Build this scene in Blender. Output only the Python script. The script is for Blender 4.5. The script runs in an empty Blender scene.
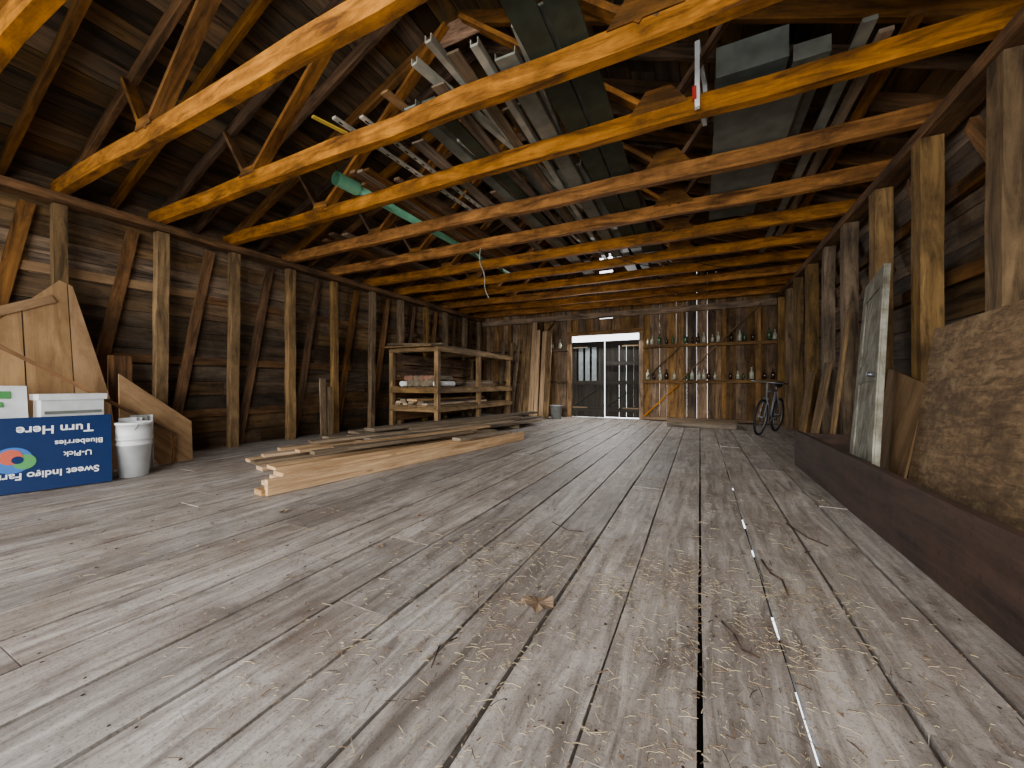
import bpy, math, random
from mathutils import Vector, Matrix
R = random.Random(11)
V = Vector

def lin(c):
    c = c/255.0
    return c/12.92 if c <= 0.04045 else ((c+0.055)/1.055)**2.4
def rgb(r, g, b):
    return (lin(r), lin(g), lin(b), 1)

# ------------------------------------------------------------------ materials
def wood(name, dark, light, var=.45, stain=.5, stain_col=(25, 18, 12), gx=1.3, gy=22, rough=.8, bump=.35, knots=.5, spec=.2, dirt=None, stain_scale=1.7):
    m = bpy.data.materials.new(name); m.use_nodes = True
    n = m.node_tree.nodes; l = m.node_tree.links
    b = n['Principled BSDF']
    b.inputs['Roughness'].default_value = rough
    b.inputs['Specular IOR Level'].default_value = spec
    uv = n.new('ShaderNodeUVMap'); uv.uv_map = 'UVMap'
    mp = n.new('ShaderNodeMapping'); mp.inputs['Scale'].default_value = (gx, gy, 1)
    l.new(uv.outputs[0], mp.inputs[0])
    nz = n.new('ShaderNodeTexNoise'); nz.inputs['Scale'].default_value = 1.0
    nz.inputs['Detail'].default_value = 8; nz.inputs['Roughness'].default_value = .68
    nz.inputs['Distortion'].default_value = .8
    l.new(mp.outputs[0], nz.inputs['Vector'])
    cr = n.new('ShaderNodeValToRGB')
    cr.color_ramp.elements[0].position = .34; cr.color_ramp.elements[0].color = rgb(*dark)
    cr.color_ramp.elements[1].position = .66; cr.color_ramp.elements[1].color = rgb(*light)
    l.new(nz.outputs['Fac'], cr.inputs[0])
    mp2 = n.new('ShaderNodeMapping'); mp2.inputs['Scale'].default_value = (1.1, 4.0, 1)
    l.new(uv.outputs[0], mp2.inputs[0])
    vo = n.new('ShaderNodeTexVoronoi'); vo.inputs['Scale'].default_value = 1.6
    l.new(mp2.outputs[0], vo.inputs['Vector'])
    kr = n.new('ShaderNodeValToRGB')
    kr.color_ramp.elements[0].position = .03; kr.color_ramp.elements[0].color = (1-knots,)*3+(1,)
    kr.color_ramp.elements[1].position = .12; kr.color_ramp.elements[1].color = (1, 1, 1, 1)
    l.new(vo.outputs['Distance'], kr.inputs[0])
    mk = n.new('ShaderNodeMix'); mk.data_type = 'RGBA'; mk.blend_type = 'MULTIPLY'; mk.inputs[0].default_value = 1
    l.new(cr.outputs[0], mk.inputs[6]); l.new(kr.outputs[0], mk.inputs[7])
    tc = n.new('ShaderNodeTexCoord')
    ns = n.new('ShaderNodeTexNoise'); ns.inputs['Scale'].default_value = stain_scale; ns.inputs['Detail'].default_value = 7
    ns.inputs['Roughness'].default_value = .7
    l.new(tc.outputs['Object'], ns.inputs['Vector'])
    sr = n.new('ShaderNodeValToRGB')
    sr.color_ramp.elements[0].position = .42; sr.color_ramp.elements[0].color = (0, 0, 0, 1)
    sr.color_ramp.elements[1].position = .66; sr.color_ramp.elements[1].color = (stain, stain, stain, 1)
    l.new(ns.outputs['Fac'], sr.inputs[0])
    ms = n.new('ShaderNodeMix'); ms.data_type = 'RGBA'
    l.new(sr.outputs[0], ms.inputs[0]); l.new(mk.outputs[2], ms.inputs[6]); ms.inputs[7].default_value = rgb(*stain_col)
    at = n.new('ShaderNodeAttribute'); at.attribute_name = 'tint'
    se = n.new('ShaderNodeSeparateColor'); l.new(at.outputs['Color'], se.inputs[0])
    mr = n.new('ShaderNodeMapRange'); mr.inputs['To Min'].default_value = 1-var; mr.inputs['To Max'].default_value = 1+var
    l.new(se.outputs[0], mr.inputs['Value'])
    hs = n.new('ShaderNodeHueSaturation')
    l.new(mr.outputs[0], hs.inputs['Value']); l.new(ms.outputs[2], hs.inputs['Color'])
    mr2 = n.new('ShaderNodeMapRange'); mr2.inputs['To Min'].default_value = .7; mr2.inputs['To Max'].default_value = 1.1
    l.new(se.outputs[1], mr2.inputs['Value']); l.new(mr2.outputs[0], hs.inputs['Saturation'])
    out = hs.outputs[0]
    if dirt:
        for (sc, p0, p1, col, amt, det) in dirt:
            nd = n.new('ShaderNodeTexNoise'); nd.inputs['Scale'].default_value = sc; nd.inputs['Detail'].default_value = det
            nd.inputs['Roughness'].default_value = .75
            l.new(tc.outputs['Object'], nd.inputs['Vector'])
            r = n.new('ShaderNodeValToRGB')
            r.color_ramp.elements[0].position = p0; r.color_ramp.elements[0].color = (0, 0, 0, 1)
            r.color_ramp.elements[1].position = p1; r.color_ramp.elements[1].color = (amt, amt, amt, 1)
            l.new(nd.outputs['Fac'], r.inputs[0])
            mx = n.new('ShaderNodeMix'); mx.data_type = 'RGBA'
            l.new(r.outputs[0], mx.inputs[0]); l.new(out, mx.inputs[6]); mx.inputs[7].default_value = rgb(*col)
            out = mx.outputs[2]
    l.new(out, b.inputs['Base Color'])
    bp = n.new('ShaderNodeBump'); bp.inputs['Strength'].default_value = bump; bp.inputs['Distance'].default_value = .01
    l.new(nz.outputs['Fac'], bp.inputs['Height']); l.new(bp.outputs[0], b.inputs['Normal'])
    return m

def plain(name, col, rough=.6, metal=0, scale=9, amt=.3, spec=.3, trans=0):
    m = bpy.data.materials.new(name); m.use_nodes = True
    n = m.node_tree.nodes; l = m.node_tree.links
    b = n['Principled BSDF']
    b.inputs['Roughness'].default_value = rough; b.inputs['Metallic'].default_value = metal
    b.inputs['Specular IOR Level'].default_value = spec
    tc = n.new('ShaderNodeTexCoord')
    nz = n.new('ShaderNodeTexNoise'); nz.inputs['Scale'].default_value = scale; nz.inputs['Detail'].default_value = 5
    l.new(tc.outputs['Object'], nz.inputs['Vector'])
    cr = n.new('ShaderNodeValToRGB')
    c = rgb(*col)
    cr.color_ramp.elements[0].position = .3; cr.color_ramp.elements[0].color = tuple(x*(1-amt) for x in c[:3])+(1,)
    cr.color_ramp.elements[1].position = .65; cr.color_ramp.elements[1].color = c
    l.new(nz.outputs['Fac'], cr.inputs[0]); l.new(cr.outputs[0], b.inputs['Base Color'])
    return m

M_beam = wood('beam_wood', (74, 45, 17), (182, 122, 54), var=.2, stain=.65, stain_col=(62, 38, 16), gx=1.8, gy=11, knots=.6, stain_scale=2.6)
M_rafter = wood('rafter_wood', (54, 36, 17), (134, 91, 43), var=.38, stain=.6, gx=1.3, gy=12)
M_roof = wood('roof_board_wood', (38, 27, 14), (114, 82, 43), var=.6, stain=.6, stain_col=(66, 65, 52), gx=.9, gy=9)
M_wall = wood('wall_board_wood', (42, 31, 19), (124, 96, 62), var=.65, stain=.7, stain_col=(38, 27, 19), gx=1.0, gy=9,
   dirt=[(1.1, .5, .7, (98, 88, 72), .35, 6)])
M_wallback = wood('back_wall_wood', (58, 42, 25), (142, 108, 66), var=.45, stain=.6, stain_col=(46, 32, 22), gx=1.2, gy=9)
M_post = wood('post_wood', (62, 47, 27), (144, 112, 67), var=.25, stain=.6, stain_col=(52, 38, 23), gx=1.5, gy=11)
M_floor = wood('floor_wood', (98, 91, 84), (182, 174, 165), var=.2, stain=.5, stain_col=(108, 92, 80), gx=1.8, gy=15, rough=.58, knots=.5, bump=.7, spec=.45,
   dirt=[(1.6, .47, .68, (96, 78, 66), .5, 6), (9, .56, .74, (184, 174, 162), .25, 8), (4.5, .54, .67, (60, 50, 43), .55, 8), (40, .54, .7, (74, 62, 53), .5, 4), (110, .56, .68, (54, 46, 40), .55, 2)])
M_fresh = wood('fresh_lumber', (134, 102, 68), (208, 172, 126), var=.28, stain=.3, stain_col=(110, 86, 60), gx=1.0, gy=16)
M_old = wood('old_lumber', (72, 61, 48), (140, 121, 98), var=.35, stain=.3, gx=1.0, gy=16)
M_ply = wood('plywood', (118, 86, 50), (172, 134, 86), var=.16, stain=.4, stain_col=(90, 64, 38), gx=.9, gy=7, knots=.6)
M_osb = wood('stained_plywood', (84, 63, 38), (150, 118, 76), var=.1, stain=.45, stain_col=(66, 49, 32), gx=7, gy=26, knots=.2, stain_scale=30, bump=.5,
   dirt=[(1.6, .48, .62, (62, 48, 34), .6, 5), (2.6, .54, .62, (158, 134, 98), .5, 6)])
M_black = wood('tarred_board', (36, 27, 23), (74, 57, 48), var=.05, stain=.5, stain_col=(84, 58, 44), gx=1.0, gy=9, rough=.6, stain_scale=4,
   dirt=[(14, .55, .7, (24, 18, 16), .6, 6)])
M_paint = wood('peeling_paint_wood', (92, 89, 74), (162, 160, 142), var=.05, stain=.8, stain_col=(84, 72, 52), gx=3, gy=10, stain_scale=5)
M_doorw = wood('door_wood', (24, 23, 21), (56, 52, 46), var=.3, stain=.3, gx=1.0, gy=12)
M_dark = plain('dark_void', (14, 11, 9), .9)  # near-black for backing put behind board gaps, their shade is in the colour
M_white = plain('white_vinyl', (218, 221, 222), .5, amt=.18)
M_whited = plain('dusty_white_metal', (176, 176, 162), .5, amt=.4)
M_gray = plain('gray_siding', (124, 126, 115), .55, amt=.4)
M_greenb = plain('green_gray_metal', (58, 66, 54), .6, amt=.45)
M_bluegray = plain('blue_gray_panel', (112, 117, 108), .65, amt=.45, scale=5)
M_frost = plain('dusty_pane', (128, 138, 142), .4, amt=.3)
M_pvc = plain('green_pvc', (112, 180, 146), .5, amt=.25)
M_blue = plain('sign_blue', (10, 36, 78), .5, amt=.1, spec=.15)
M_wtext = plain('sign_white', (215, 218, 222), .5, amt=.02)
M_lime = plain('sign_green', (70, 140, 76), .5, amt=.05)
M_orange = plain('sign_orange', (180, 80, 56), .5, amt=.05)
M_lblue = plain('sign_light_blue', (44, 100, 170), .5, amt=.05)
M_yellow = plain('yellow_plastic', (190, 164, 60), .5, amt=.1)
M_straw = plain('straw', (172, 157, 126), .8, amt=.45, scale=3)
M_leaf = plain('dead_leaf', (122, 101, 80), .8, amt=.45, scale=20)
M_twig = plain('twig_bark', (62, 46, 36), .9)
M_rubber = plain('rubber', (26, 26, 28), .8)
M_steel = plain('bike_steel', (120, 122, 126), .35, metal=.7)
M_bikep = plain('bike_paint', (110, 114, 118), .4)
M_nail = plain('rusty_nail', (44, 34, 30), .7)
M_glass1 = plain('bottle_green', (60, 84, 58), .15, spec=.6)
M_glass2 = plain('bottle_clear', (166, 168, 148), .15, spec=.6)
M_glass3 = plain('bottle_brown', (50, 30, 18), .15, spec=.6)
M_tarp = plain('faded_cloth', (112, 102, 84), .9, amt=.5)
M_tarp2 = plain('pinkish_cloth', (130, 94, 78), .9, amt=.4)
M_bucket = plain('gray_bucket', (120, 124, 122), .5)
M_red = plain('red_plastic', (170, 40, 30), .5)

# ------------------------------------------------------------------ mesh builder
class MB:
    def __init__(s, name, mats):
        s.name = name; s.mats = mats; s.v = []; s.f = []; s.uv = []; s.t = []; s.mi = []; s.sm = []
    def face(s, pts, uvs, tint, mi=0, smooth=False):
        i = len(s.v); s.v += [tuple(p) for p in pts]
        s.f.append(tuple(range(i, i+len(pts)))); s.uv += uvs; s.t += [tint]*len(pts); s.mi.append(mi); s.sm.append(smooth)
    def board(s, p0, p1, w, h, up=(0, 0, 1), mi=0, tint=None, seg=1, wob=0, taper=0):
        p0 = V(p0); p1 = V(p1); d = (p1-p0); L = d.length; d.normalize()
        up = V(up); side = d.cross(up)
        if side.length < 1e-4: side = d.cross(V((1, 0, 0)))
        side.normalize(); u2 = side.cross(d).normalized()
        if tint is None: tint = (R.random(), R.random(), R.random(), 1)
        ou, ov = R.uniform(0, 50), R.uniform(0, 50)
        secs = []
        for k in range(seg+1):
            f = k/seg
            c = p0+d*L*f
            if wob and 0 < k: c = c + side*R.uniform(-wob, wob)+u2*R.uniform(-wob, wob)
            ww = w*(1-taper*f)*(1+R.uniform(-1, 1)*wob*2)/2; hh = h*(1-taper*f)*(1+R.uniform(-1, 1)*wob*2)/2
            secs.append([c-side*ww-u2*hh, c+side*ww-u2*hh, c+side*ww+u2*hh, c-side*ww+u2*hh])
        per = [0, w, w+h, 2*w+h, 2*w+2*h]
        for k in range(seg):
            a = secs[k]; b = secs[k+1]; u0 = ou+L*k/seg; u1 = ou+L*(k+1)/seg
            for j in range(4):
                j2 = (j+1) % 4
                s.face([a[j], a[j2], b[j2], b[j]], [(u0, ov+per[j]), (u0, ov+per[j+1]), (u1, ov+per[j+1]), (u1, ov+per[j])], tint, mi)
        for q, fl in ((secs[0], True), (secs[-1], False)):
            qq = q[::-1] if fl else q
            s.face(qq, [(ou, ov), (ou+w*.2, ov), (ou+w*.2, ov+h), (ou, ov+h)], tint, mi)
    def box(s, lo, hi, mi=0, tint=None):
        lo = V(lo); hi = V(hi); c = (lo+hi)/2; e = hi-lo
        ax = max(range(3), key=lambda i: e[i])
        if ax == 0: s.board((lo.x, c.y, c.z), (hi.x, c.y, c.z), e.y, e.z, mi=mi, tint=tint)
        elif ax == 1: s.board((c.x, lo.y, c.z), (c.x, hi.y, c.z), e.x, e.z, mi=mi, tint=tint)
        else: s.board((c.x, c.y, lo.z), (c.x, c.y, hi.z), e.x, e.y, up=(0, 1, 0), mi=mi, tint=tint)
    def poly(s, pts, thick, mi=0, tint=None, axis=None):
        pts = [V(p) for p in pts]
        nrm = (pts[1]-pts[0]).cross(pts[2]-pts[1]).normalized()
        if tint is None: tint = (R.random(), R.random(), R.random(), 1)
        ax = V(axis).normalized() if axis else (pts[1]-pts[0]).normalized()
        ay = nrm.cross(ax)
        ou = R.uniform(0, 30)
        def q(p): return (ou+(p-pts[0]).dot(ax), ou+(p-pts[0]).dot(ay))
        bk = [p-nrm*thick for p in pts]
        s.face(pts, [q(p) for p in pts], tint, mi)
        s.face(bk[::-1], [q(p) for p in bk[::-1]], tint, mi)
        for i in range(len(pts)):
            j = (i+1) % len(pts)
            e = (pts[j]-pts[i]).length
            s.face([pts[i], bk[i], bk[j], pts[j]], [(0, 0), (0, thick), (e, thick), (e, 0)], tint, mi)
    def tube(s, p0, p1, r, n=10, mi=0, r1=None, caps=True):
        p0 = V(p0); p1 = V(p1); d = (p1-p0); L = d.length; d.normalize()
        a = d.orthogonal().normalized(); b = d.cross(a)
        r1 = r if r1 is None else r1
        t = (R.random(), R.random(), 0, 1)
        A = [p0+(a*math.cos(k*2*math.pi/n)+b*math.sin(k*2*math.pi/n))*r for k in range(n)]
        B = [p1+(a*math.cos(k*2*math.pi/n)+b*math.sin(k*2*math.pi/n))*r1 for k in range(n)]
        for k in range(n):
            j = (k+1) % n
            s.face([A[k], A[j], B[j], B[k]], [(0, k/n), (0, (k+1)/n), (L, (k+1)/n), (L, k/n)], t, mi, True)
        if caps:
            s.face(A[::-1], [(0, 0)]*n, t, mi); s.face(B, [(0, 0)]*n, t, mi)
    def ring(s, c, axis, Rr, r, n=28, m=8, mi=0):
        c = V(c); ax = V(axis).normalized(); a = ax.orthogonal().normalized(); b = ax.cross(a)
        t = (.5, .5, 0, 1)
        def P(i, j):
            th = 2*math.pi*i/n; ph = 2*math.pi*j/m
            rad = a*math.cos(th)+b*math.sin(th)
            return c+rad*(Rr+r*math.cos(ph))+ax*r*math.sin(ph)
        for i in range(n):
            for j in range(m):
                s.face([P(i, j), P(i+1, j), P(i+1, j+1), P(i, j+1)], [(0, 0)]*4, t, mi, True)
    def lathe(s, c, prof, n=12, mi=0):
        c = V(c); t = (.5, .5, 0, 1)
        def P(i, k):
            th = 2*math.pi*i/n; r, z = prof[k]
            return c+V((r*math.cos(th), r*math.sin(th), z))
        for k in range(len(prof)-1):
            for i in range(n):
                s.face([P(i, k), P(i+1, k), P(i+1, k+1), P(i, k+1)], [(0, 0)]*4, t, mi, True)
    def done(s, merge=True):
        me = bpy.data.meshes.new(s.name)
        me.from_pydata(s.v, [], s.f)
        uvl = me.uv_layers.new(name='UVMap')
        flat = [c for uv in s.uv for c in uv]
        uvl.data.foreach_set('uv', flat)
        ca = me.color_attributes.new('tint', 'FLOAT_COLOR', 'CORNER')
        ca.data.foreach_set('color', [c for t in s.t for c in t])
        for m in s.mats: me.materials.append(m)
        me.polygons.foreach_set('material_index', s.mi)
        me.polygons.foreach_set('use_smooth', s.sm)
        me.update()
        if merge:
            import bmesh
            bm = bmesh.new(); bm.from_mesh(me)
            bmesh.ops.remove_doubles(bm, verts=bm.verts, dist=1e-5)
            bm.to_mesh(me); bm.free()
        ob = bpy.data.objects.new(s.name, me)
        bpy.context.scene.collection.objects.link(ob)
        return ob

# ------------------------------------------------------------------ dimensions
XL, XR = -6.88, 1.98
CX = -2.44
Y0, YB = -2.6, 11.42
EZ, RZ = 3.42, 5.2
def roofz(x):
    return EZ+(RZ-EZ)*(1-abs(x-CX)/(CX-XL))

# ------------------------------------------------------------------ floor
fb = MB('floor', [M_floor, M_dark, M_nail])
edges = []
w = .305
x = -7.02
while x < 2.0:
    ww = w+R.uniform(-.02, .02)
    edges.append((x, x+ww)); x += ww
slot = min([e[0] for e in edges], key=lambda q: abs(q-.31))
for (a, b) in edges:
    y = Y0-R.uniform(0, 3)
    while y < YB:
        L = R.uniform(3.6, 5.4)
        y1 = min(y+L, YB+.1)
        g = R.choice([.006, .008, .009, .012])
        if abs(a-slot) < .01 or abs(b-slot) < .01: g = .010
        fb.board(((a+b)/2, y, -.02+R.uniform(-.003, .003)), ((a+b)/2, y1-.004, -.02+R.uniform(-.003, .003)), (b-a)-2*g+.002, .04, seg=10, wob=.0026)
        y = y1
    ny = -.1+R.uniform(-.02, .02)
    while ny < 9:
        for nx in (a+.045, b-.045):
            px, py = nx+R.uniform(-.01, .01), ny+R.uniform(-.02, .02); r = R.uniform(.004, .006)
            fb.face([(px+r*math.cos(q*math.pi/3), py+r*math.sin(q*math.pi/3), .0042) for q in range(6)], [(0, 0)]*6, (.5, .5, 0, 1), 2)
        ny += .61
fb.box((-7.1, Y0-3, -.10), (slot-.05, YB+.1, -.06), mi=1)
fb.box((slot+.05, Y0-3, -.10), (2.1, YB+.1, -.06), mi=1)
fy = Y0
while fy < YB:
    fb.box((slot-.1, fy, -.2), (slot+.1, fy+.16, -.1), mi=1); fy += R.uniform(.35, .7)
fb.done()

# ------------------------------------------------------------------ side walls
def side_wall(name, X, sgn):
    wl = MB(name, [M_wall, M_dark])
    z = -.05
    while z < EZ+.1:
        h = R.uniform(.2, .3)
        y = Y0
        while y < YB:
            y1 = min(YB+.1, y+R.uniform(2.2, 4.2))
            up = z > 1.9
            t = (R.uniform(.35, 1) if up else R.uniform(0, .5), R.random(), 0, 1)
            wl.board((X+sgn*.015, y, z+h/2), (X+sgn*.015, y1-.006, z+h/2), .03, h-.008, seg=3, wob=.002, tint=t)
            y = y1
        z += h
    a, b = sorted((X+sgn*.05, X+sgn*.09))
    wl.box((a, Y0, -.1), (b, YB+.1, EZ+.12), mi=1)
    wl.done()
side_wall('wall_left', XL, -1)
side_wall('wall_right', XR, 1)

# ------------------------------------------------------------------ back wall with gable
DX0, DX1, DZ = -3.55, -1.5, 2.42
bw = MB('wall_back', [M_wallback])
x = XL-.05
while x < XR+.1:
    wd = R.uniform(.17, .27)
    if x < DX0 < x+wd+.1: wd = DX0-x
    if x < DX1 < x+wd+.05: wd = DX1-x
    c = x+wd/2
    g = R.choice([.0005, .001, .0015, .004])
    top = roofz(c)+.1
    spans = [(-.1, top)]
    if DX0 < c < DX1: spans = [(DZ+.05, top)]
    if abs(c+2.55) < .2:
        spans = [(DZ+.05, 2.93), (3.02, 4.28), (4.35, 4.62), (4.84, top)]
    for (a, b) in spans:
        bw.board((c, YB+.015, a), (c, YB+.015, b), wd-g, .03, up=(0, 1, 0), seg=4, wob=.0012)
    x += wd
bw.done()
fr = MB('wall_framing_back', [M_wallback, M_beam])
Yf = YB-.06
for sx in (-6.75, -5.6, -4.5, DX0-.02, DX1+.02, -.45, .55, 1.3):
    fr.board((sx, Yf-.02, 0), (sx, Yf-.02, 3.12), .12, .1, up=(0, 1, 0), seg=3, wob=.003)
for zz in (.06, 1.06, 2.03):
    fr.board((-6.8, Yf-.09, zz), (DX0-.06, Yf-.09, zz), .12, .07, seg=3, wob=.003)
    fr.board((DX1+.06, Yf-.09, zz), (XR-.1, Yf-.09, zz), .12, .07, seg=3, wob=.003)
fr.board((-6.8, Yf-.02, 3.02), (XR-.05, Yf-.02, 3.02), .12, .16, seg=5, wob=.003)
fr.board((-1.4, Yf-.165, .1), (-.5, Yf-.165, 1.0), .03, .12, up=(0, 1, 0), mi=1, tint=(1, 1, 0, 1))
fr.board((-.45, Yf-.165, 1.12), (1.35, Yf-.165, 3.0), .03, .12, up=(0, 1, 0))
fr.board((-1.3, Yf-.165, 1.2), (-.5, Yf-.165, 1.98), .03, .10, up=(0, 1, 0))
fr.board((-4.0, Yf-.165, 2.95), (-5.3, Yf-.165, 1.2), .03, .12, up=(0, 1, 0))
fr.board((DX0-.1, Yf-.02, DZ+.09), (DX1+.1, Yf-.02, DZ+.09), .12, .12)
fr.done()

# ------------------------------------------------------------------ doors
def barn_door(name, x0, x1, style):
    d = MB(name, [M_doorw, M_frost, M_old])
    y = YB-.0
    n = 5; bwid = (x1-x0)/n
    for k in range(n):
        a = x0+bwid*k
        top = 2.27
        if style == 0:
            d.box((a, y, .01), (a+bwid, y+.03, 1.02))
            if k in (0, 4):
                d.box((a, y, 1.02), (a+bwid, y+.03, top))
            else:
                d.box((a, y, 2.1), (a+bwid, y+.03, top))
                d.box((a+.03, y+.008, 1.02), (a+bwid-.03, y+.022, 2.1), mi=1)
                d.box((a-.03, y, 1.02), (a+.028, y+.03, 2.1))
                d.box((a+bwid-.028, y, 1.02), (a+bwid+.03, y+.03, 2.1))
        else:
            g = .005 if k in (1, 2, 3) else 0
            d.box((a+g, y, .03), (a+bwid-g, y+.03, top))
    i0, i1 = (x0+.06, x1-.02) if style == 0 else (x0+.02, x1-.06)
    for zz in (.25, 1.04, 1.6, 2.18):
        if style == 0 and zz == 1.6: continue
        d.box((i0, y-.045, zz-.06), (i1, y-.002, zz+.06))
    d.board((i0+.04, y-.03, .34), (i1-.04, y-.03, .95), .028, .11, up=(0, 1, 0))
    for zz in (.3, 2.1):
        hx = i0 if style == 0 else i1
        sg = 1 if style == 0 else -1
        d.box((min(hx, hx+sg*.45), y-.06, zz-.02), (max(hx, hx+sg*.45), y-.046, zz+.02), mi=2)
    return d.done()
barn_door('door_1', DX0+.002, -2.545, 0)
barn_door('door_2', -2.520, DX1-.002, 1)

# ------------------------------------------------------------------ roof (ceiling)
rf = MB('ceiling', [M_roof, M_dark])
for sgn in (-1, 1):
    xe = XL-.25 if sgn < 0 else XR+.25
    ze = EZ-.1
    A = V((xe, 0, ze)); B = V((CX, 0, RZ)); d = (B-A); L = d.length; d.normalize()
    nrm = V((-d.z, 0, d.x)) if d.x > 0 else V((d.z, 0, -d.x))
    s = 0
    while s < L:
        w = R.uniform(.2, .32)
        w = min(w, L-s+.01)
        c = A+d*(s+w/2)+nrm*.015
        y = Y0
        while y < YB+.1:
            y1 = min(YB+.15, y+R.uniform(2.4, 4.2))
            rf.board((c.x, y, c.z), (c.x, y1-.008, c.z), w-.012, .025, up=nrm, seg=2, wob=.002)
            y = y1
        s += w
    c = A+d*L/2+nrm*.07
    rf.board((c.x, Y0, c.z), (c.x, YB+.15, c.z), L+.05, .03, up=nrm, mi=1)
rf.done()

# ------------------------------------------------------------------ trusses and posts
TY = [-1.0, -.1, .82, 1.72, 2.62, 3.54, 4.5, 5.45, 6.4, 7.35, 8.3, 9.25, 10.2, 11.1]
TZ = 3.28
NL, NR = -4.56, -.32
for k, y in enumerate(TY):
    t = MB('roof_truss', [M_beam, M_rafter, M_ply])
    hz = R.uniform(.15, .175)
    t.board((XL+.02, y, TZ+R.uniform(-.01, .01)), (XR-.02, y, TZ+R.uniform(-.01, .01)), .085, hz, seg=12, wob=.012, tint=(R.uniform(.2, .9), R.uniform(.7, 1), 0, 1))
    rz = .09
    t.board((XL+.02, y+.07, roofz(XL)-rz), (CX, y+.07, RZ-rz-.01), .05, .14, seg=4, wob=.004, mi=1)
    t.board((XR-.02, y+.07, roofz(XR)-rz), (CX, y+.07, RZ-rz-.01), .05, .14, seg=4, wob=.004, mi=1)
    if k < 13:
        t.board((XL+.02, y+.5, roofz(XL)-rz), (CX, y+.5, RZ-rz-.01), .05, .13, seg=4, wob=.004, mi=1)
        t.board((XR-.02, y+.5, roofz(XR)-rz), (CX, y+.5, RZ-rz-.01), .05, .13, seg=4, wob=.004, mi=1)
    t.board((NL+.02, y+.012, TZ+.05), (CX-.1, y+.012, RZ-.2), .045, .12, mi=R.choice([0, 0, 1]), up=(0, 1, 0), tint=(R.uniform(.2, .9), .8, 0, 1))
    t.board((NR-.02, y+.012, TZ+.05), (CX+.1, y+.012, RZ-.2), .045, .12, mi=R.choice([0, 0, 1]), up=(0, 1, 0), tint=(R.uniform(.2, .9), .8, 0, 1))
    t.board((NL-.06, y+.012, TZ+.05), (NL-.55, y+.04, roofz(NL-.55)-.12), .04, .1, mi=1, up=(0, 1, 0))
    t.board((NR+.06, y+.012, TZ+.05), (NR+.55, y+.04, roofz(NR+.55)-.12), .04, .1, mi=1, up=(0, 1, 0))
    for nx, s2 in ((NL, .15), (NR, .24)):
        yy = y-.05
        t.poly([(nx-s2, yy, TZ+.06), (nx+s2, yy, TZ+.06), (nx+.1, yy, TZ+s2), (nx-.1, yy, TZ+s2)], .012, mi=1, tint=(R.uniform(.6, 1), .9, 0, 1))
    t.poly([(CX-.35, y+.03, RZ-.4), (CX+.35, y+.03, RZ-.4), (CX+.1, y+.03, RZ-.15), (CX-.1, y+.03, RZ-.15)], .012, mi=0)
    t.done()
    for side in (-1, 1):
        p = MB('timber_post', [M_post])
        px = -6.66 if side < 0 else 1.74
        ps = R.uniform(.10, .125) if side < 0 else R.uniform(.13, .16)
        ln = R.uniform(-.025, .025)
        p.board((px, y, 0), (px+ln, y+ln, 3.07), ps, ps*1.1, up=(0, 1, 0), seg=6, wob=.006)
        p.done()
        if side < 0 and y < 10.5:
            b = MB('wall_stud', [M_rafter])
            b.board((-6.81, y+.16, .02), (-6.81, y+.68, 3.05), .05, .12, up=(0, 1, 0), seg=3, wob=.004)
            b.done()
        if side > 0 and 0 < y < 10.5:
            b = MB('knee_brace', [M_rafter])
            b.board((1.87, y+.12, 2.2), (1.87, y+.66, 3.0), .05, .1, up=(0, 1, 0))
            b.done()
for side, px in ((-1, -6.68), (1, 1.78)):
    p = MB('wall_plate', [M_rafter])
    p.board((px, Y0, 3.14), (px, YB-.02, 3.14), .2, .1, seg=14, wob=.004, tint=(.4, .5, 0, 1))
    p.done()
g = MB('wall_girt', [M_ply, M_rafter])
for (a, b, zz, m) in ((-.2, 3.2, 2.34, 0), (3.2, 6.9, 2.30, 1), (6.9, 11.2, 2.3, 1), (-2, 5, .55, 1), (5, 11.2, .5, 1), (1.8, 6.0, 1.35, 1)):
    g.board((-6.84, a, zz), (-6.84, b, zz), .04, .11, seg=3, wob=.004, mi=m, tint=(.3, .5, 0, 1))
g.done()
g = MB('wall_girt', [M_rafter])
for zz in (.9, 1.9, 2.6):
    g.board((1.93, 0, zz), (1.93, 11.3, zz), .05, .12, seg=6, wob=.004)
g.done()

# ------------------------------------------------------------------ right side
o = MB('loft_edge_board', [M_black])
o.board((1.10, -1.8, .215), (1.08, 5.82, .215), .05, .43, seg=8, wob=.004, tint=(.5, .5, 0, 1))
o.board((1.12, 5.8, .2), (1.62, 5.84, .2), .04, .4, tint=(.5, .5, 0, 1))
o.done()
o = MB('osb_sheet', [M_osb])
o.poly([(1.30, 3.72, .02), (1.22, 1.3, .02), (1.58, 1.5, 1.55), (1.62, 4.1, 1.42)], .018, axis=(0, 1, 0), tint=(.5, .5, 0, 1))
o.done()
o = MB('plywood_sheet', [M_ply])
o.poly([(1.42, 4.7, .02), (1.35, 3.95, .02), (1.60, 4.15, 1.0), (1.64, 4.95, 1.15)], .015, axis=(0, 0, 1), tint=(.1, .5, 0, 1))
o.done()
o = MB('old_paneled_door', [M_paint, M_steel])
BL = V((1.20, 4.46, .02)); BR = V((1.14, 3.74, .02)); TR = V((1.58, 4.82, 2.14)); TL = V((1.64, 5.50, 2.04))
o.poly([BL, BR, TR, TL], .035, axis=(.3, .4, 2), tint=(.5, .5, 0, 1))
nn = (BR-BL).cross(TR-BR).normalized()
def dp(u, v, off=0):
    return BL.lerp(BR, u).lerp(TL.lerp(TR, u), v)+nn*off
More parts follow.
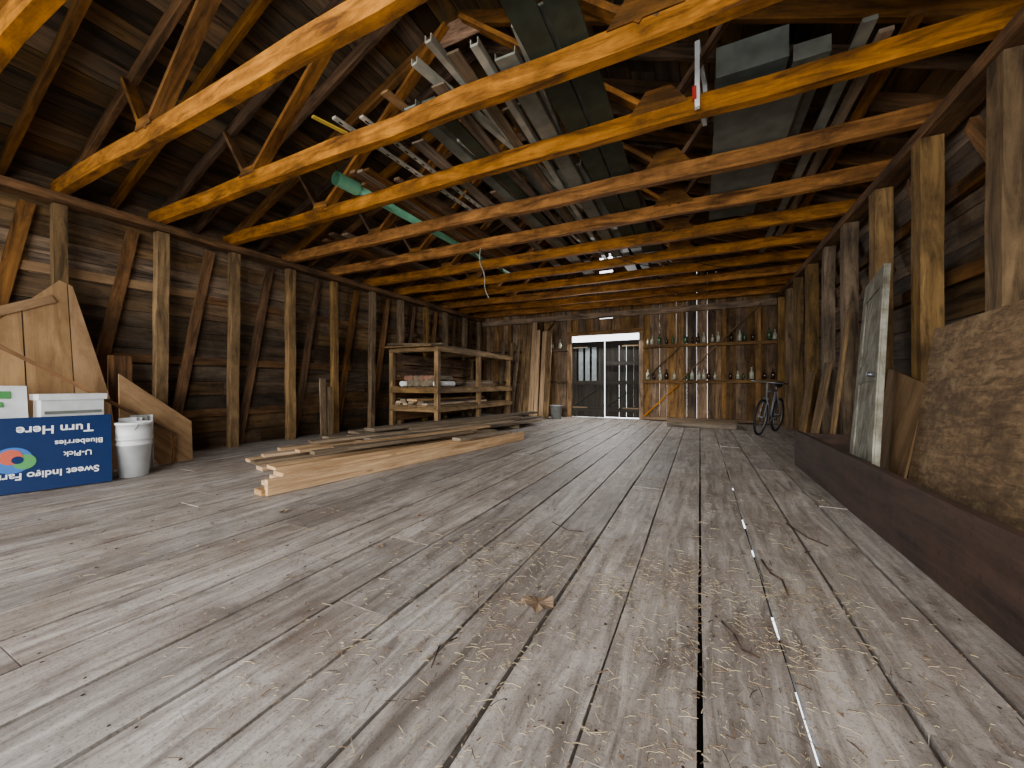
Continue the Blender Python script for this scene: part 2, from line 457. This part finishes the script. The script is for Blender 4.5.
for (u0, u1, v0, v1) in ((0, .16, 0, 1), (.84, 1, 0, 1), (.16, .84, 0, .12), (.16, .84, .48, .56), (.16, .84, .9, 1)):
    o.poly([dp(u0, v0, .014), dp(u1, v0, .014), dp(u1, v1, .014), dp(u0, v1, .014)], .012, axis=(.3, .4, 2), tint=(.7, .5, 0, 1))
o.tube(dp(.9, .5, .012), dp(.9, .5, .07), .02, mi=1)
o.done()
for (a, b, w) in (((1.42, 5.95, 0), (1.62, 6.0, 1.9), .12), ((1.4, 6.75, 0), (1.62, 6.8, 1.3), .3), ((1.45, 7.65, 0), (1.62, 7.7, 1.2), .35)):
    o = MB('leaning_board', [M_post]); o.board(a, b, .03, w, up=(0, 1, 0)); o.done()

# ------------------------------------------------------------------ left: sheets, sign
def plane_pt(y, z):
    return V((-6.12-.17*z, y, z))
o = MB('plywood_offcut', [M_ply])
prof = [(.2, 1.25), (1.2, 1.62), (1.66, 2.17), (1.76, 2.12), (1.88, 1.5), (2.0, .85), (2.06, 0.0)]
def ztop(y):
    for (a, za), (b, zb) in zip(prof[:-1], prof[1:]):
        if a <= y <= b: return za+(zb-za)*(y-a)/(b-a)
    return prof[-1][1]
ys = [.2, .62, 1.02, 1.38, 1.72]
for a, b in zip(ys[:-1], ys[1:]):
    mids = [p for p in prof if a < p[0] < b]
    pts = [plane_pt(a+.006, 0), plane_pt(b-.006, 0), plane_pt(b-.006, ztop(b-.006))]+[plane_pt(p[0], p[1]) for p in reversed(mids)]+[plane_pt(a+.006, ztop(a+.006))]
    o.poly(pts, .02, axis=(0, 0, 1), tint=(R.uniform(0, .9), .6, 0, 1))
o.poly([plane_pt(1.724, 0), plane_pt(2.06, 0), plane_pt(2.0, .85), plane_pt(1.88, 1.5), plane_pt(1.76, 2.12), plane_pt(1.724, 2.14)], .02, axis=(0, 0, 1), tint=(.9, .5, 0, 1))
e0 = plane_pt(.3, 1.22); e1 = plane_pt(1.6, 1.95)
o.board(e0+V((.02, 0, 0)), e1+V((.02, 0, 0)), .02, .09, up=(0, -.5, 1), tint=(.2, .5, 0, 1))
o.done()
o = MB('plywood_offcut', [M_ply])
o.poly([(-6.0, 2.36, .0), (-6.02, 2.72, .0), (-6.1, 2.74, .5), (-6.2, 2.06, 1.12), (-6.12, 2.04, .6)], .02, axis=(0, -.7, .7), tint=(.8, .5, 0, 1))
o.done()
o = MB('handrail', [M_rafter]); o.board((-6.16, .4, 1.95), (-5.94, 2.5, .36), .03, .035, mi=0); o.tube((-5.94, 2.47, .38), (-5.94, 2.47, 0), .012); o.done()
for (yy, h, wd) in ((2.14, 1.35, .22), (5.0, 1.1, .12), (5.15, .95, .1)):
    o = MB('leaning_board', [M_post if yy > 3 else M_rafter]); o.board((-6.42, yy, 0), (-6.5, yy+.03, h), .03, wd, up=(0, 1, 0)); o.done()

rv = V((.262, .965, 0)).normalized(); uvv = V((-.28, .07, .96)).normalized()
uvv = (uvv-rv*uvv.dot(rv)).normalized(); nv = rv.cross(uvv)
org = V((-5.39, 1.74, .012))-rv*1.35
SM = Matrix(((rv.x, uvv.x, nv.x, org.x), (rv.y, uvv.y, nv.y, org.y), (rv.z, uvv.z, nv.z, org.z), (0, 0, 0, 1)))
sg = MB('farm_sign', [M_blue, M_wtext, M_lblue, M_lime, M_orange])
W, H = 1.35, .70
sg.poly([(0, 0, 0), (W, 0, 0), (W, H, 0), (0, H, 0)], .015)
def disc(cx, cy, r, mi, zz):
    pts = [(cx+r*math.cos(a*math.pi/12), cy+r*math.sin(a*math.pi/12), zz) for a in range(24)]
    sg.poly(pts, .001, mi=mi)
disc(.72, .30, .12, 2, .002); disc(.79, .28, .07, 3, .004); disc(.71, .33, .07, 4, .005); disc(.75, .30, .035, 0, .007)
sign = sg.done(); sign.matrix_world = SM
def text(body, x, y, size, nm, bold=.0):
    c = bpy.data.curves.new(nm, 'FONT'); c.body = body; c.size = size; c.align_x = 'CENTER'; c.align_y = 'CENTER'
    c.extrude = .001; c.offset = bold; c.materials.append(M_wtext)
    ob = bpy.data.objects.new(nm, c); bpy.context.scene.collection.objects.link(ob)
    ob.parent = sign; ob.location = (x, y, .003); ob.rotation_euler = (0, 0, math.pi)
text('Turn Here', .98, .575, .112, 'lettering_1', .002)
text('Blueberries', 1.13, .435, .070, 'lettering_2', .001)
text('U-Pick', 1.12, .32, .070, 'lettering_3', .001)
text('Sweet Indigo Farm', .93, .15, .088, 'lettering_4', .0015)

o = MB('yard_sign', [M_white, M_lime, M_bluegray])
o.poly([(-5.80, .3, 0), (-5.76, 1.30, 0), (-5.92, 1.30, .98), (-5.96, .3, 1.0)], .012)
o.poly([(-5.945, .5, .95), (-5.912, 1.2, .93), (-5.90, 1.2, .86), (-5.93, .5, .88)], .004, mi=1)
o.poly([(-5.928, .5, .84), (-5.895, 1.15, .83), (-5.885, 1.15, .78), (-5.92, .5, .79)], .004, mi=1)
o.done()
o = MB('plastic_crate', [M_white, M_bluegray])
o.box((-6.00, 1.36, 0), (-5.78, 1.80, .84)); o.box((-6.02, 1.34, .84), (-5.76, 1.82, .90), mi=0)
for k in range(6): o.box((-5.782, 1.38, .1+k*.12), (-5.77, 1.78, .13+k*.12), mi=1)
o.done()
# white pail (two nested) with scraps of siding behind it
o = MB('white_bucket', [M_white, M_steel])
bx, by = -5.56, 1.97
o.lathe((bx, by, 0), [(0, 0), (.118, 0), (.142, .34), (.15, .34), (.15, .36), (.143, .36), (.143, .40), (.15, .40), (.15, .42), (.144, .42), (.146, .56), (.155, .56), (.155, .585), (.138, .585), (.12, .30), (0, .30)], 28)
for k in range(14):
    a0 = math.pi*(k/14); a1 = math.pi*((k+1)/14)
    o.tube((bx+.158*math.cos(a0), by-.02-.12*math.sin(a0)*.4, .57-.12*math.sin(a0)), (bx+.158*math.cos(a1), by-.02-.12*math.sin(a1)*.4, .57-.12*math.sin(a1)), .004, 6, mi=1)
o.done()
o = MB('vinyl_siding_bundle', [M_white, M_gray])
for k in range(4):
    o.board((-5.78-.03*k, 2.0+.06*k, .0), (-5.86-.03*k, 2.02+.06*k, .60+.05*R.random()), .012, .15, up=(.5, .8, 0), mi=0 if k != 2 else 1)
o.done()

# ------------------------------------------------------------------ lumber
o = MB('lumber_pile', [M_fresh, M_old, M_white])
o.board((-3.47, 2.12, .075), (-2.86, 6.3, .075), .06, .14, tint=(.9, .6, 0, 1))
o.board((-3.56, 2.10, .03), (-2.95, 6.2, .03), .14, .05)
o.board((-3.62, 2.2, .08), (-3.0, 6.4, .08), .14, .045, tint=(.9, .4, 0, 1))
o.board((-3.66, 2.35, .13), (-3.15, 6.0, .13), .19, .04, tint=(1, .7, 0, 1))
o.board((-3.95, 2.5, .03), (-3.3, 6.3, .03), .24, .04)
o.board((-4.25, 2.65, .075), (-3.45, 6.4, .075), .24, .035, tint=(.8, .7, 0, 1))
o.board((-4.55, 2.7, .03), (-3.7, 6.3, .03), .2, .04)
o.board((-4.75, 2.75, .07), (-3.9, 6.2, .09), .2, .035, tint=(.3, .8, 0, 1), mi=1)
o.board((-4.9, 2.95, .11), (-3.8, 6.2, .13), .16, .03)
o.board((-5.05, 3.1, .03), (-4.2, 6.1, .03), .2, .04, mi=1)
o.board((-4.95, 2.8, .07), (-4.2, 6.1, .085), .15, .035, mi=0, tint=(.7, .6, 0, 1))
o.board((-4.3, 3.5, .16), (-3.4, 6.2, .15), .2, .035, mi=1)
o.board((-4.6, 3.2, .15), (-3.75, 6.6, .17), .15, .03, mi=0, tint=(.2, .6, 0, 1))
o.board((-5.2, 3.35, .10), (-4.3, 6.2, .11), .15, .04, mi=0, tint=(.1, .6, 0, 1))
o.board((-4.05, 3.0, .20), (-3.5, 5.6, .19), .12, .04, mi=1, tint=(.2, .6, 0, 1))
o.board((-4.9, 3.6, .19), (-3.6, 7.4, .21), .17, .035, mi=1, tint=(.6, .6, 0, 1))
o.board((-3.2, 4.7, .19), (-3.0, 6.0, .17), .16, .04, mi=1, tint=(1, .3, 0, 1))
o.done()
o = MB('lumber_pile', [M_old, M_fresh])
for yy in (5.0, 6.4, 7.9):
    o.box((-5.45+.1*(yy-4.6), yy, 0), (-4.35+.2*(yy-4.6), yy+.09, .09))
for k in range(6):
    o.board((-5.5+.2*k, 4.35+R.uniform(-.3, .3), .12), (-4.85+.26*k, 9.3+R.uniform(-.6, .3), .12), .19, .045, mi=1 if k == 4 else 0, tint=(R.uniform(0, .6), .5, 0, 1))
for k in range(5):
    o.board((-5.4+.22*k, 4.5+R.uniform(-.3, .4), .17), (-4.7+.25*k, 9.2+R.uniform(-.8, .3), .17), .18, .04, tint=(R.uniform(0, .7), R.random(), 0, 1))
for k in range(3):
    o.board((-5.2+.3*k, 4.9+R.uniform(-.3, .4), .215), (-4.4+.28*k, 9.0+R.uniform(-.8, .3), .215), .18, .04, tint=(R.uniform(0, .4), R.random(), 0, 1))
o.board((-4.8, 4.6, .26), (-3.9, 9.3, .26), .22, .05, tint=(.1, .5, 0, 1))
o.done()
o = MB('white_trim_stack', [M_white])
for k in range(4):
    o.board((-5.75+.05*k, 5.2+.1*k, .015+.045*k), (-5.5+.04*k, 6.6, .015+.045*k), .22-.03*k, .042)
o.done()
o = MB('wooden_pallet', [M_old])
for yy in (9.75, 10.15, 10.55):
    o.box((-.7, yy, 0), (.72, yy+.06, .11))
for k in range(6):
    o.box((-.72, 9.7+k*.155, .112), (.74, 9.7+k*.155+.13, .135))
o.done()

# ------------------------------------------------------------------ shelf workbench at left
o = MB('wooden_workbench', [M_post, M_old, M_rafter, M_fresh])
xa, xb, ya, yb2 = -6.5, -5.2, 6.9, 10.4
for (lx, ly) in ((xb, ya), (xa, ya), (xb, 8.65), (xb, yb2), (xa, yb2)):
    o.board((lx, ly, 0), (lx, ly, 1.8), .1, .1, up=(0, 1, 0), tint=(.9, .5, 0, 1))
for zz in (.5, .92, 1.84):
    for k in range(5):
        xx = xa+.13+k*.265
        o.board((xx, ya-.25 if zz > 1.5 else ya-.08, zz), (xx, yb2+.15, zz), .25, .035, tint=(.2, .5, 0, 1))
    for ly in (ya, 8.65, yb2):
        o.board((xa, ly-.07, zz-.07), (xb+.05, ly-.07, zz-.07), .035, .1)
    o.board((xb+.07, ya-.1, zz-.07), (xb+.07, yb2+.1, zz-.07), .035, .1, tint=(.8, .5, 0, 1))
o.board((xa+.05, ya-.15, 1.90), (xb+.1, ya+.1, 1.885), .2, .04, mi=0)
for lay, z0 in enumerate((.54, .585, .63)):
    for k in range(5-lay):
        o.board((xa+.15+.2*k+.05*lay, ya+R.uniform(-.1, .1), z0), (xa+.2+.2*k+.03*lay, 9.8+R.uniform(-.5, .3), z0), .16, .04, mi=R.choice([1, 3, 1]))
for lay, z0 in enumerate((.96, 1.0, 1.04, 1.08)):
    for k in range(4):
        o.board((xa+.25+.22*k+.02*lay, 8.1+R.uniform(-.1, .2), z0), (xa+.25+.22*k, 10.2+R.uniform(-.3, .1), z0), .17, .036, mi=R.choice([1, 3, 2]))
for k in range(6):
    o.board((xa-.02, ya, .25+.27*k), (xa-.02, yb2, .25+.27*k), .02, .24, mi=2)
o.done()
o = MB('rolled_cloth_pile', [M_tarp, M_tarp2, M_white])
for k in range(10):
    xx = -6.3+.11*k
    yy = 6.95+R.uniform(0, .25); r = R.uniform(.05, .085)
    o.tube((xx, yy, .945+r), (xx+R.uniform(-.03, .03), yy+R.uniform(.5, .8), .945+r), r, 12, mi=R.choice([0, 0, 1, 2, 0]))
for k in range(7):
    xx = -6.25+.14*k; r = .06
    o.tube((xx, 7.05+R.uniform(0, .1), 1.08+r), (xx, 7.7, 1.08+r), r, 12, mi=R.choice([0, 1, 0]))
o.done()
o = MB('scrap_lumber_stack', [M_fresh, M_old])
for lay in range(2):
    for k in range(10-2*lay):
        xx = -6.3+.1*k
        o.board((xx, 7.3+R.uniform(-.1, .3), 1.88+.037*lay), (xx+R.uniform(-.02, .02), 9.6+R.uniform(-.4, .3), 1.88+.037*lay), .09, .035, mi=R.choice([0, 1, 1]))
o.done()
o = MB('leaning_planks', [M_fresh, M_post])
for k in range(6):
    xx = -4.95+.17*k
    o.board((xx, 10.7, 0), (xx+R.uniform(-.02, .1), 10.98, R.uniform(2.6, 2.9)), .04, R.uniform(.11, .17), up=(1, 0, 0), mi=R.choice([0, 1, 1, 0]), tint=(R.uniform(0, .3), .5, 0, 1))
for k in range(3):
    xx = -5.7+.2*k
    o.board((xx, 10.75, 0), (xx+R.uniform(0, .25), 10.98, R.uniform(2.2, 2.9)), .04, .1, up=(1, 0, 0), mi=1)
o.done()
o = MB('bucket', [M_bucket, M_steel])
o.lathe((-3.75, 10.6, 0), [(0, .0), (.14, 0), (.175, .36), (.185, .36), (.185, .385), (.165, .385), (.13, .03), (0, .03)], 20)
o.ring((-3.75, 10.6, .37), (0, 0, 1), .185, .008, mi=1)
o.done()

# ------------------------------------------------------------------ bottles on girts
o = MB('glass_bottles', [M_glass1, M_glass2, M_glass3])
def bottle(x, z, s):
    o.lathe((x, Yf-.10, z), [(0, 0), (.045*s, 0), (.047*s, .12*s), (.038*s, .15*s), (.016*s, .18*s), (.015*s, .23*s), (.019*s, .235*s), (.018*s, .25*s), (0, .25*s)], 10, mi=R.choice([0, 1, 1, 2, 2]))
for zz in (1.122, 2.092):
    xx = -1.3
    while xx < 1.7:
        if all(abs(xx-q) > .1 for q in (-.45, .55, 1.3)): bottle(xx, zz, R.uniform(.7, 1.2))
        xx += R.uniform(.1, .2)
xx = -5.3
while xx < -3.8:
    bottle(xx, 2.092, R.uniform(.8, 1.2)); xx += R.uniform(.12, .3)
o.done()

# ------------------------------------------------------------------ bicycle
o = MB('bicycle', [M_rubber, M_steel, M_bikep])
F = V((1.05, 8.75, .36)); Bk = V((1.45, 9.65, .36))
ln = V((.12, 0, 1)).normalized()
dirv = (Bk-F).normalized(); axl = dirv.cross(ln).normalized()
for c in (F, Bk):
    o.ring(c, axl, .335, .022, n=36)
    o.ring(c, axl, .308, .010, n=36, m=6, mi=1)
    o.tube(c-axl*.05, c+axl*.05, .02, mi=1)
    a = axl.orthogonal().normalized(); b = axl.cross(a)
    for k in range(18):
        th = k*math.pi/9
        o.tube(c+axl*(.03 if k % 2 else -.03), c+(a*math.cos(th)+b*math.sin(th))*.305, .0022, 4, mi=1, caps=False)
def bp(f, h): return F+(Bk-F)*f+ln*h
bb = bp(.56, -.06); head = bp(.13, .50); head2 = bp(.17, .38); seat = bp(.68, .50)
for (p, q, r) in ((bb, head2, .018), (bb, seat, .016), (seat, head, .016)):
    o.tube(p, q, r, mi=2)
for sdd in (-1, 1):
    o.tube(F+axl*.045*sdd, head2+axl*.03*sdd, .011, mi=2)
    o.tube(Bk+axl*.05*sdd, bb+axl*.03*sdd, .009, mi=2)
    o.tube(Bk+axl*.05*sdd, seat+axl*.02*sdd, .009, mi=2)
o.tube(head2, bp(.1, .66), .016, mi=2)
hb = bp(.08, .68)
o.tube(hb-axl*.27, hb+axl*.27, .012, mi=1)
for sdd in (-1, 1):
    o.tube(hb+axl*.27*sdd, hb+axl*.29*sdd+dirv*.13, .015, mi=0)
o.tube(seat, bp(.7, .62), .012, mi=1)
o.tube(bp(.62, .64), bp(.82, .64), .03, 10, mi=0, r1=.07)
o.ring(bb, axl, .09, .006, n=24, m=5, mi=1)
o.tube(bb+axl*.06, bb+axl*.06+ln*-.15+dirv*.05, .009, mi=1)
o.tube(bb-axl*.06, bb-axl*.06+ln*.15-dirv*.05, .009, mi=1)
o.done()

# ------------------------------------------------------------------ materials stored on the tie beams
ZT = TZ+.09
o = MB('stored_siding_strips', [M_greenb, M_gray, M_whited, M_bluegray, M_old, M_ply])
for (xx, w, mi, y0, y1, dx, zz) in (
    (-.78, .2, 0, 2.2, 7.4, -.05, 0), (-1.02, .2, 0, 2.1, 7.0, -.02, 0), (-.92, .12, 3, 2.3, 6.8, 0, .05),
    (-1.28, .16, 1, 2.5, 7.4, -.12, 0), (-1.45, .06, 2, 2.35, 7.6, -.2, .03), (-1.6, .1, 4, 2.3, 7.2, -.15, 0),
    (-1.74, .05, 2, 2.2, 6.0, .12, .05), (-1.88, .12, 4, 2.5, 7.8, -.1, 0), (-2.05, .14, 0, 2.6, 7.2, .05, 0),
    (-2.25, .12, 3, 2.6, 6.6, .1, 0), (-2.5, .14, 4, 3.0, 8.0, -.1, 0), (-1.35, .3, 1, 4.2, 8.9, .1, .07), (-1.0, .25, 3, 5.0, 9.2, -.1, .07),
    (-1.95, .05, 2, 2.3, 5.2, .5, .04), (-2.15, .04, 2, 3.2, 7.2, .4, .03), (-1.15, .05, 2, 2.4, 6.4, -.35, .09), (-2.35, .08, 5, 2.4, 5.8, .35, .03),
    (-1.5, .22, 4, 3.1, 6.6, .15, .10), (-1.8, .2, 1, 3.8, 7.6, .1, .10), (-2.3, .22, 4, 4.3, 8.4, .1, .06), (-.85, .3, 4, 4.6, 8.4, .1, .10)):
    o.board((xx, y0, ZT+zz+.02), (xx+dx, y1, ZT+zz+.02), w, .018, mi=mi)
    if mi in (1, 2, 3):
        o.board((xx-w/2, y0, ZT+zz+.045), (xx-w/2+dx, y1, ZT+zz+.045), .006, .05, mi=mi)
        o.board((xx+w/2, y0, ZT+zz+.045), (xx+w/2+dx, y1, ZT+zz+.045), .006, .05, mi=mi)
o.done()
o = MB('metal_rail', [M_whited, M_dark])
for (a, b) in (((-2.72, 2.5), (-2.66, 4.8)), ((-2.95, 2.4), (-2.8, 4.9))):
    o.board((a[0], a[1], ZT+.02), (b[0], b[1], ZT+.02), .045, .02)
    for k in range(18):
        f = (k+.5)/18
        o.box((a[0]+(b[0]-a[0])*f-.008, a[1]+(b[1]-a[1])*f-.02, ZT+.006), (a[0]+(b[0]-a[0])*f+.008, a[1]+(b[1]-a[1])*f+.02, ZT+.0095), mi=1)
o.done()
o = MB('yellow_level', [M_yellow]); o.board((-3.1, 2.3, ZT+.012), (-2.98, 2.75, ZT+.012), .04, .012); o.done()
o = MB('green_pvc_pipe', [M_pvc, M_dark])
o.tube((-3.9, 3.2, ZT+.085), (-3.88, 3.5, ZT+.085), .082, 20, caps=False)
o.tube((-3.9, 3.21, ZT+.085), (-3.88, 3.5, ZT+.085), .068, 20, mi=0, caps=False)
o.tube((-3.88, 3.45, ZT+.085), (-3.75, 7.6, ZT+.075), .055, 20)
o.done()
o = MB('stored_panels', [M_bluegray, M_gray, M_old])
for k, (x0, x1, y0, y1, mi) in enumerate(((.12, .75, 3.6, 5.6, 0), (.12, .6, 3.7, 5.7, 1), (.14, .8, 3.8, 5.3, 2), (.12, .7, 4.4, 6.6, 0))):
    o.box((x0, y0, ZT+.005+.04*k), (x1, y1, ZT+.03+.04*k), mi=mi)
o.box((.12, 3.62, ZT+.17), (.62, 4.4, ZT+.42), mi=0)
o.box((.66, 3.7, ZT+.17), (.9, 4.9, ZT+.30), mi=1)
o.done()
o = MB('stored_boards', [M_old, M_rafter, M_gray])
for k in range(10):
    xx = 1.0+.13*(k-7) if k > 6 else -3.6+.085*k
    o.board((xx, 3.3+R.uniform(-.3, .5), ZT+.02), (xx+R.uniform(-.01, .01), 7.8+R.uniform(-.5, .5), ZT+.02), .08, .03, mi=R.choice([0, 1, 1, 2]))
for k in range(4):
    xx = -5.6+.17*k
    o.board((xx, 4.3+R.uniform(-.2, .3), ZT+.02), (xx, 8.4, ZT+.02), .13, .03, mi=R.choice([0, 1]))
o.done()
o = MB('window_sash', [M_white, M_red])
wx, wy = -.02, 3.42
for (a, b) in (((wx, wy, ZT-.16), (wx, wy, ZT+.36)), ((wx+.06, wy+.5, ZT-.0), (wx+.06, wy+.5, ZT+.36))):
    o.board(a, b, .035, .04, up=(0, 1, 0))
for zz in (ZT+.0, ZT+.36):
    o.board((wx, wy, zz), (wx+.06, wy+.5, zz), .035, .04)
o.board((wx-.02, wy-.02, ZT-.1), (wx-.02, wy-.02, ZT+.0), .03, .03, up=(0, 1, 0), mi=1)
o.done()

def curve(name, pts, r, mat):
    c = bpy.data.curves.new(name, 'CURVE'); c.dimensions = '3D'; c.bevel_depth = r; c.bevel_resolution = 2
    sp = c.splines.new('NURBS'); sp.points.add(len(pts)-1)
    for q, p in zip(sp.points, pts): q.co = (*p, 1)
    sp.use_endpoint_u = True; sp.order_u = 3
    c.materials.append(mat)
    ob = bpy.data.objects.new(name, c); bpy.context.scene.collection.objects.link(ob); return ob
curve('hanging_wire', [(-3.2, 5.39, 3.2), (-3.25, 5.4, 3.0), (-3.15, 5.45, 2.8), (-3.2, 5.5, 2.55), (-3.1, 5.5, 2.4)], .006, M_whited)
curve('hanging_wire', [(-1.5, 6.3, 3.2), (-.9, 6.9, 2.95), (-.2, 7.3, 3.15), (.5, 7.9, 3.02), (1.2, 8.2, 3.2)], .007, M_rubber)

# ------------------------------------------------------------------ floor litter
o = MB('straw_litter', [M_straw, M_leaf, M_twig])
def stalk(x, y, L, th, w):
    dx, dy = math.cos(th)*L/2, math.sin(th)*L/2
    k = R.uniform(-.15, .15)
    z0 = .0055+R.uniform(0, .003)
    m = V((x-dy*k, y+dx*k, z0+.002))
    t = (R.random(), R.random(), 0, 1)
    q = R.random()
    mi = 2 if q < .1 else (1 if q < .45 else 0)
    o.board((x-dx, y-dy, z0), m, w, .0014, tint=t, mi=mi); o.board(m, (x+dx, y+dy, z0), w, .0014, tint=t, mi=mi)
cl = [(R.uniform(-1.4, .9), R.uniform(.8, 2.4), R.uniform(.06, .3)) for _ in range(40)]
for k in range(6400):
    if R.random() < .6:
        c = R.choice(cl); x = R.gauss(c[0], c[2]); y = R.gauss(c[1], c[2])
    else:
        x = R.uniform(-3.6, 1.0); y = R.uniform(.6, 4.5)
    if x > 1.02 or y < .5 or (x < -2.9 and y > 2.0): continue
    stalk(x, y, R.choice([.008, .010, .012, .015, .015, .02, .025, .035, .055]), R.uniform(0, math.pi), R.uniform(.0010, .0022))
for k in range(600):
    x = R.uniform(-5.2, 1.0); y = R.uniform(1.0, 9.5)
    if x < -2.7 and 2 < y: continue
    stalk(x, y, R.uniform(.02, .08), R.uniform(0, math.pi), R.uniform(.003, .005))
for k in range(900):
    x = R.uniform(-4.8, 1.0); y = R.uniform(.8, 7)
    if x < -2.7 and 2 < y: continue
    r = R.uniform(.003, .013); th = R.uniform(0, 6)
    pts = [V((x+r*math.cos(th+q*2.1)*R.uniform(.6, 1.2), y+r*math.sin(th+q*2.1), .008)) for q in range(3)]
    o.poly(pts, .002, mi=R.choice([0, 1, 1, 2]))
o.done()
def leaf(x, y, s, rot):
    o = MB('dry_leaf', [M_leaf])
    n = 26
    pts = []
    for k in range(n):
        th = 2*math.pi*k/n
        r = s*(.8+.2*abs(math.sin(2.5*th+.4)))*R.uniform(.85, 1.1)
        pts.append((r*math.cos(th)*1.15, r*math.sin(th)*.85, .010+.6*s*abs(math.sin(th*2))*R.random()))
    def tf(p):
        return V((x+p[0]*math.cos(rot)-p[1]*math.sin(rot), y+p[0]*math.sin(rot)+p[1]*math.cos(rot), p[2]))
    c = tf((0, 0, .2*s+.006))
    for k in range(n):
        o.face([c, tf(pts[k]), tf(pts[(k+1) % n])], [(0, 0)]*3, (.5, .5, 0, 1))
    o.tube(tf((0, 0, .02)), tf((-s*1.5, .01, .008)), .002, 5)
    o.done()
leaf(-.65, 1.60, .072, .3); leaf(-1.75, 1.75, .025, 1.0); leaf(-2.9, 1.9, .03, 2.0); leaf(-1.9, 2.3, .025, .2)
def twig(pts, r):
    o = MB('twig', [M_twig])
    for a, b in zip(pts[:-1], pts[1:]): o.tube(V(a)+V((0, 0, .004)), V(b)+V((0, 0, .004)), r, 6)
    o.done()
twig([(.08, 1.82, .01), (.12, 1.74, .014), (.14, 1.66, .01), (.19, 1.62, .02)], .004)
twig([(.31, 2.55, .012), (.33, 2.4, .01), (.37, 2.33, .014), (.37, 2.18, .01)], .005)
twig([(-.85, 1.25, .01), (-.88, 1.18, .012), (-.84, 1.08, .01)], .003)
twig([(-.95, 2.6, .01), (-.8, 2.5, .01), (-.7, 2.52, .01)], .003)
twig([(.55, 3.3, .01), (.62, 3.05, .012), (.7, 2.95, .01)], .004)

# ------------------------------------------------------------------ light
w = bpy.data.worlds.new('World'); bpy.context.scene.world = w; w.use_nodes = True
bg = w.node_tree.nodes['Background']; bg.inputs[0].default_value = (.95, .97, 1, 1); bg.inputs[1].default_value = 4.5
def area(name, loc, rot, sx, sy, e, col=(1, 1, 1)):
    l = bpy.data.lights.new(name, 'AREA'); l.shape = 'RECTANGLE'; l.size = sx; l.size_y = sy; l.energy = e; l.color = col
    ob = bpy.data.objects.new(name, l); ob.location = loc; ob.rotation_euler = rot
    bpy.context.scene.collection.objects.link(ob); return ob
area('doorway_daylight', (CX+1.4, -2.5, 1.7), (math.radians(84), 0, 0), 4.4, 2.4, 270, (1, .97, .94))
area('transom_daylight', (-2.53, YB-.24, 2.36), (math.radians(-50), 0, 0), 1.9, .10, 110, (1, .98, .95))
s = bpy.data.lights.new('hall_fill_sun', 'SUN'); s.energy = 3.0; s.angle = math.radians(20); s.color = (1, .93, .82)  # added fill through the open front, evens brightness down to the back wall
so = bpy.data.objects.new('hall_fill_sun', s); so.rotation_euler = (math.radians(79), 0, math.radians(4))
bpy.context.scene.collection.objects.link(so)

cam = bpy.data.cameras.new('camera'); cam.sensor_width = 36; cam.lens = 385/1024*36; cam.clip_start = .02
co = bpy.data.objects.new('camera', cam); co.location = (0, 0, 1); co.rotation_euler = (math.radians(90), 0, math.radians(26.03))
bpy.context.scene.collection.objects.link(co); bpy.context.scene.camera = co
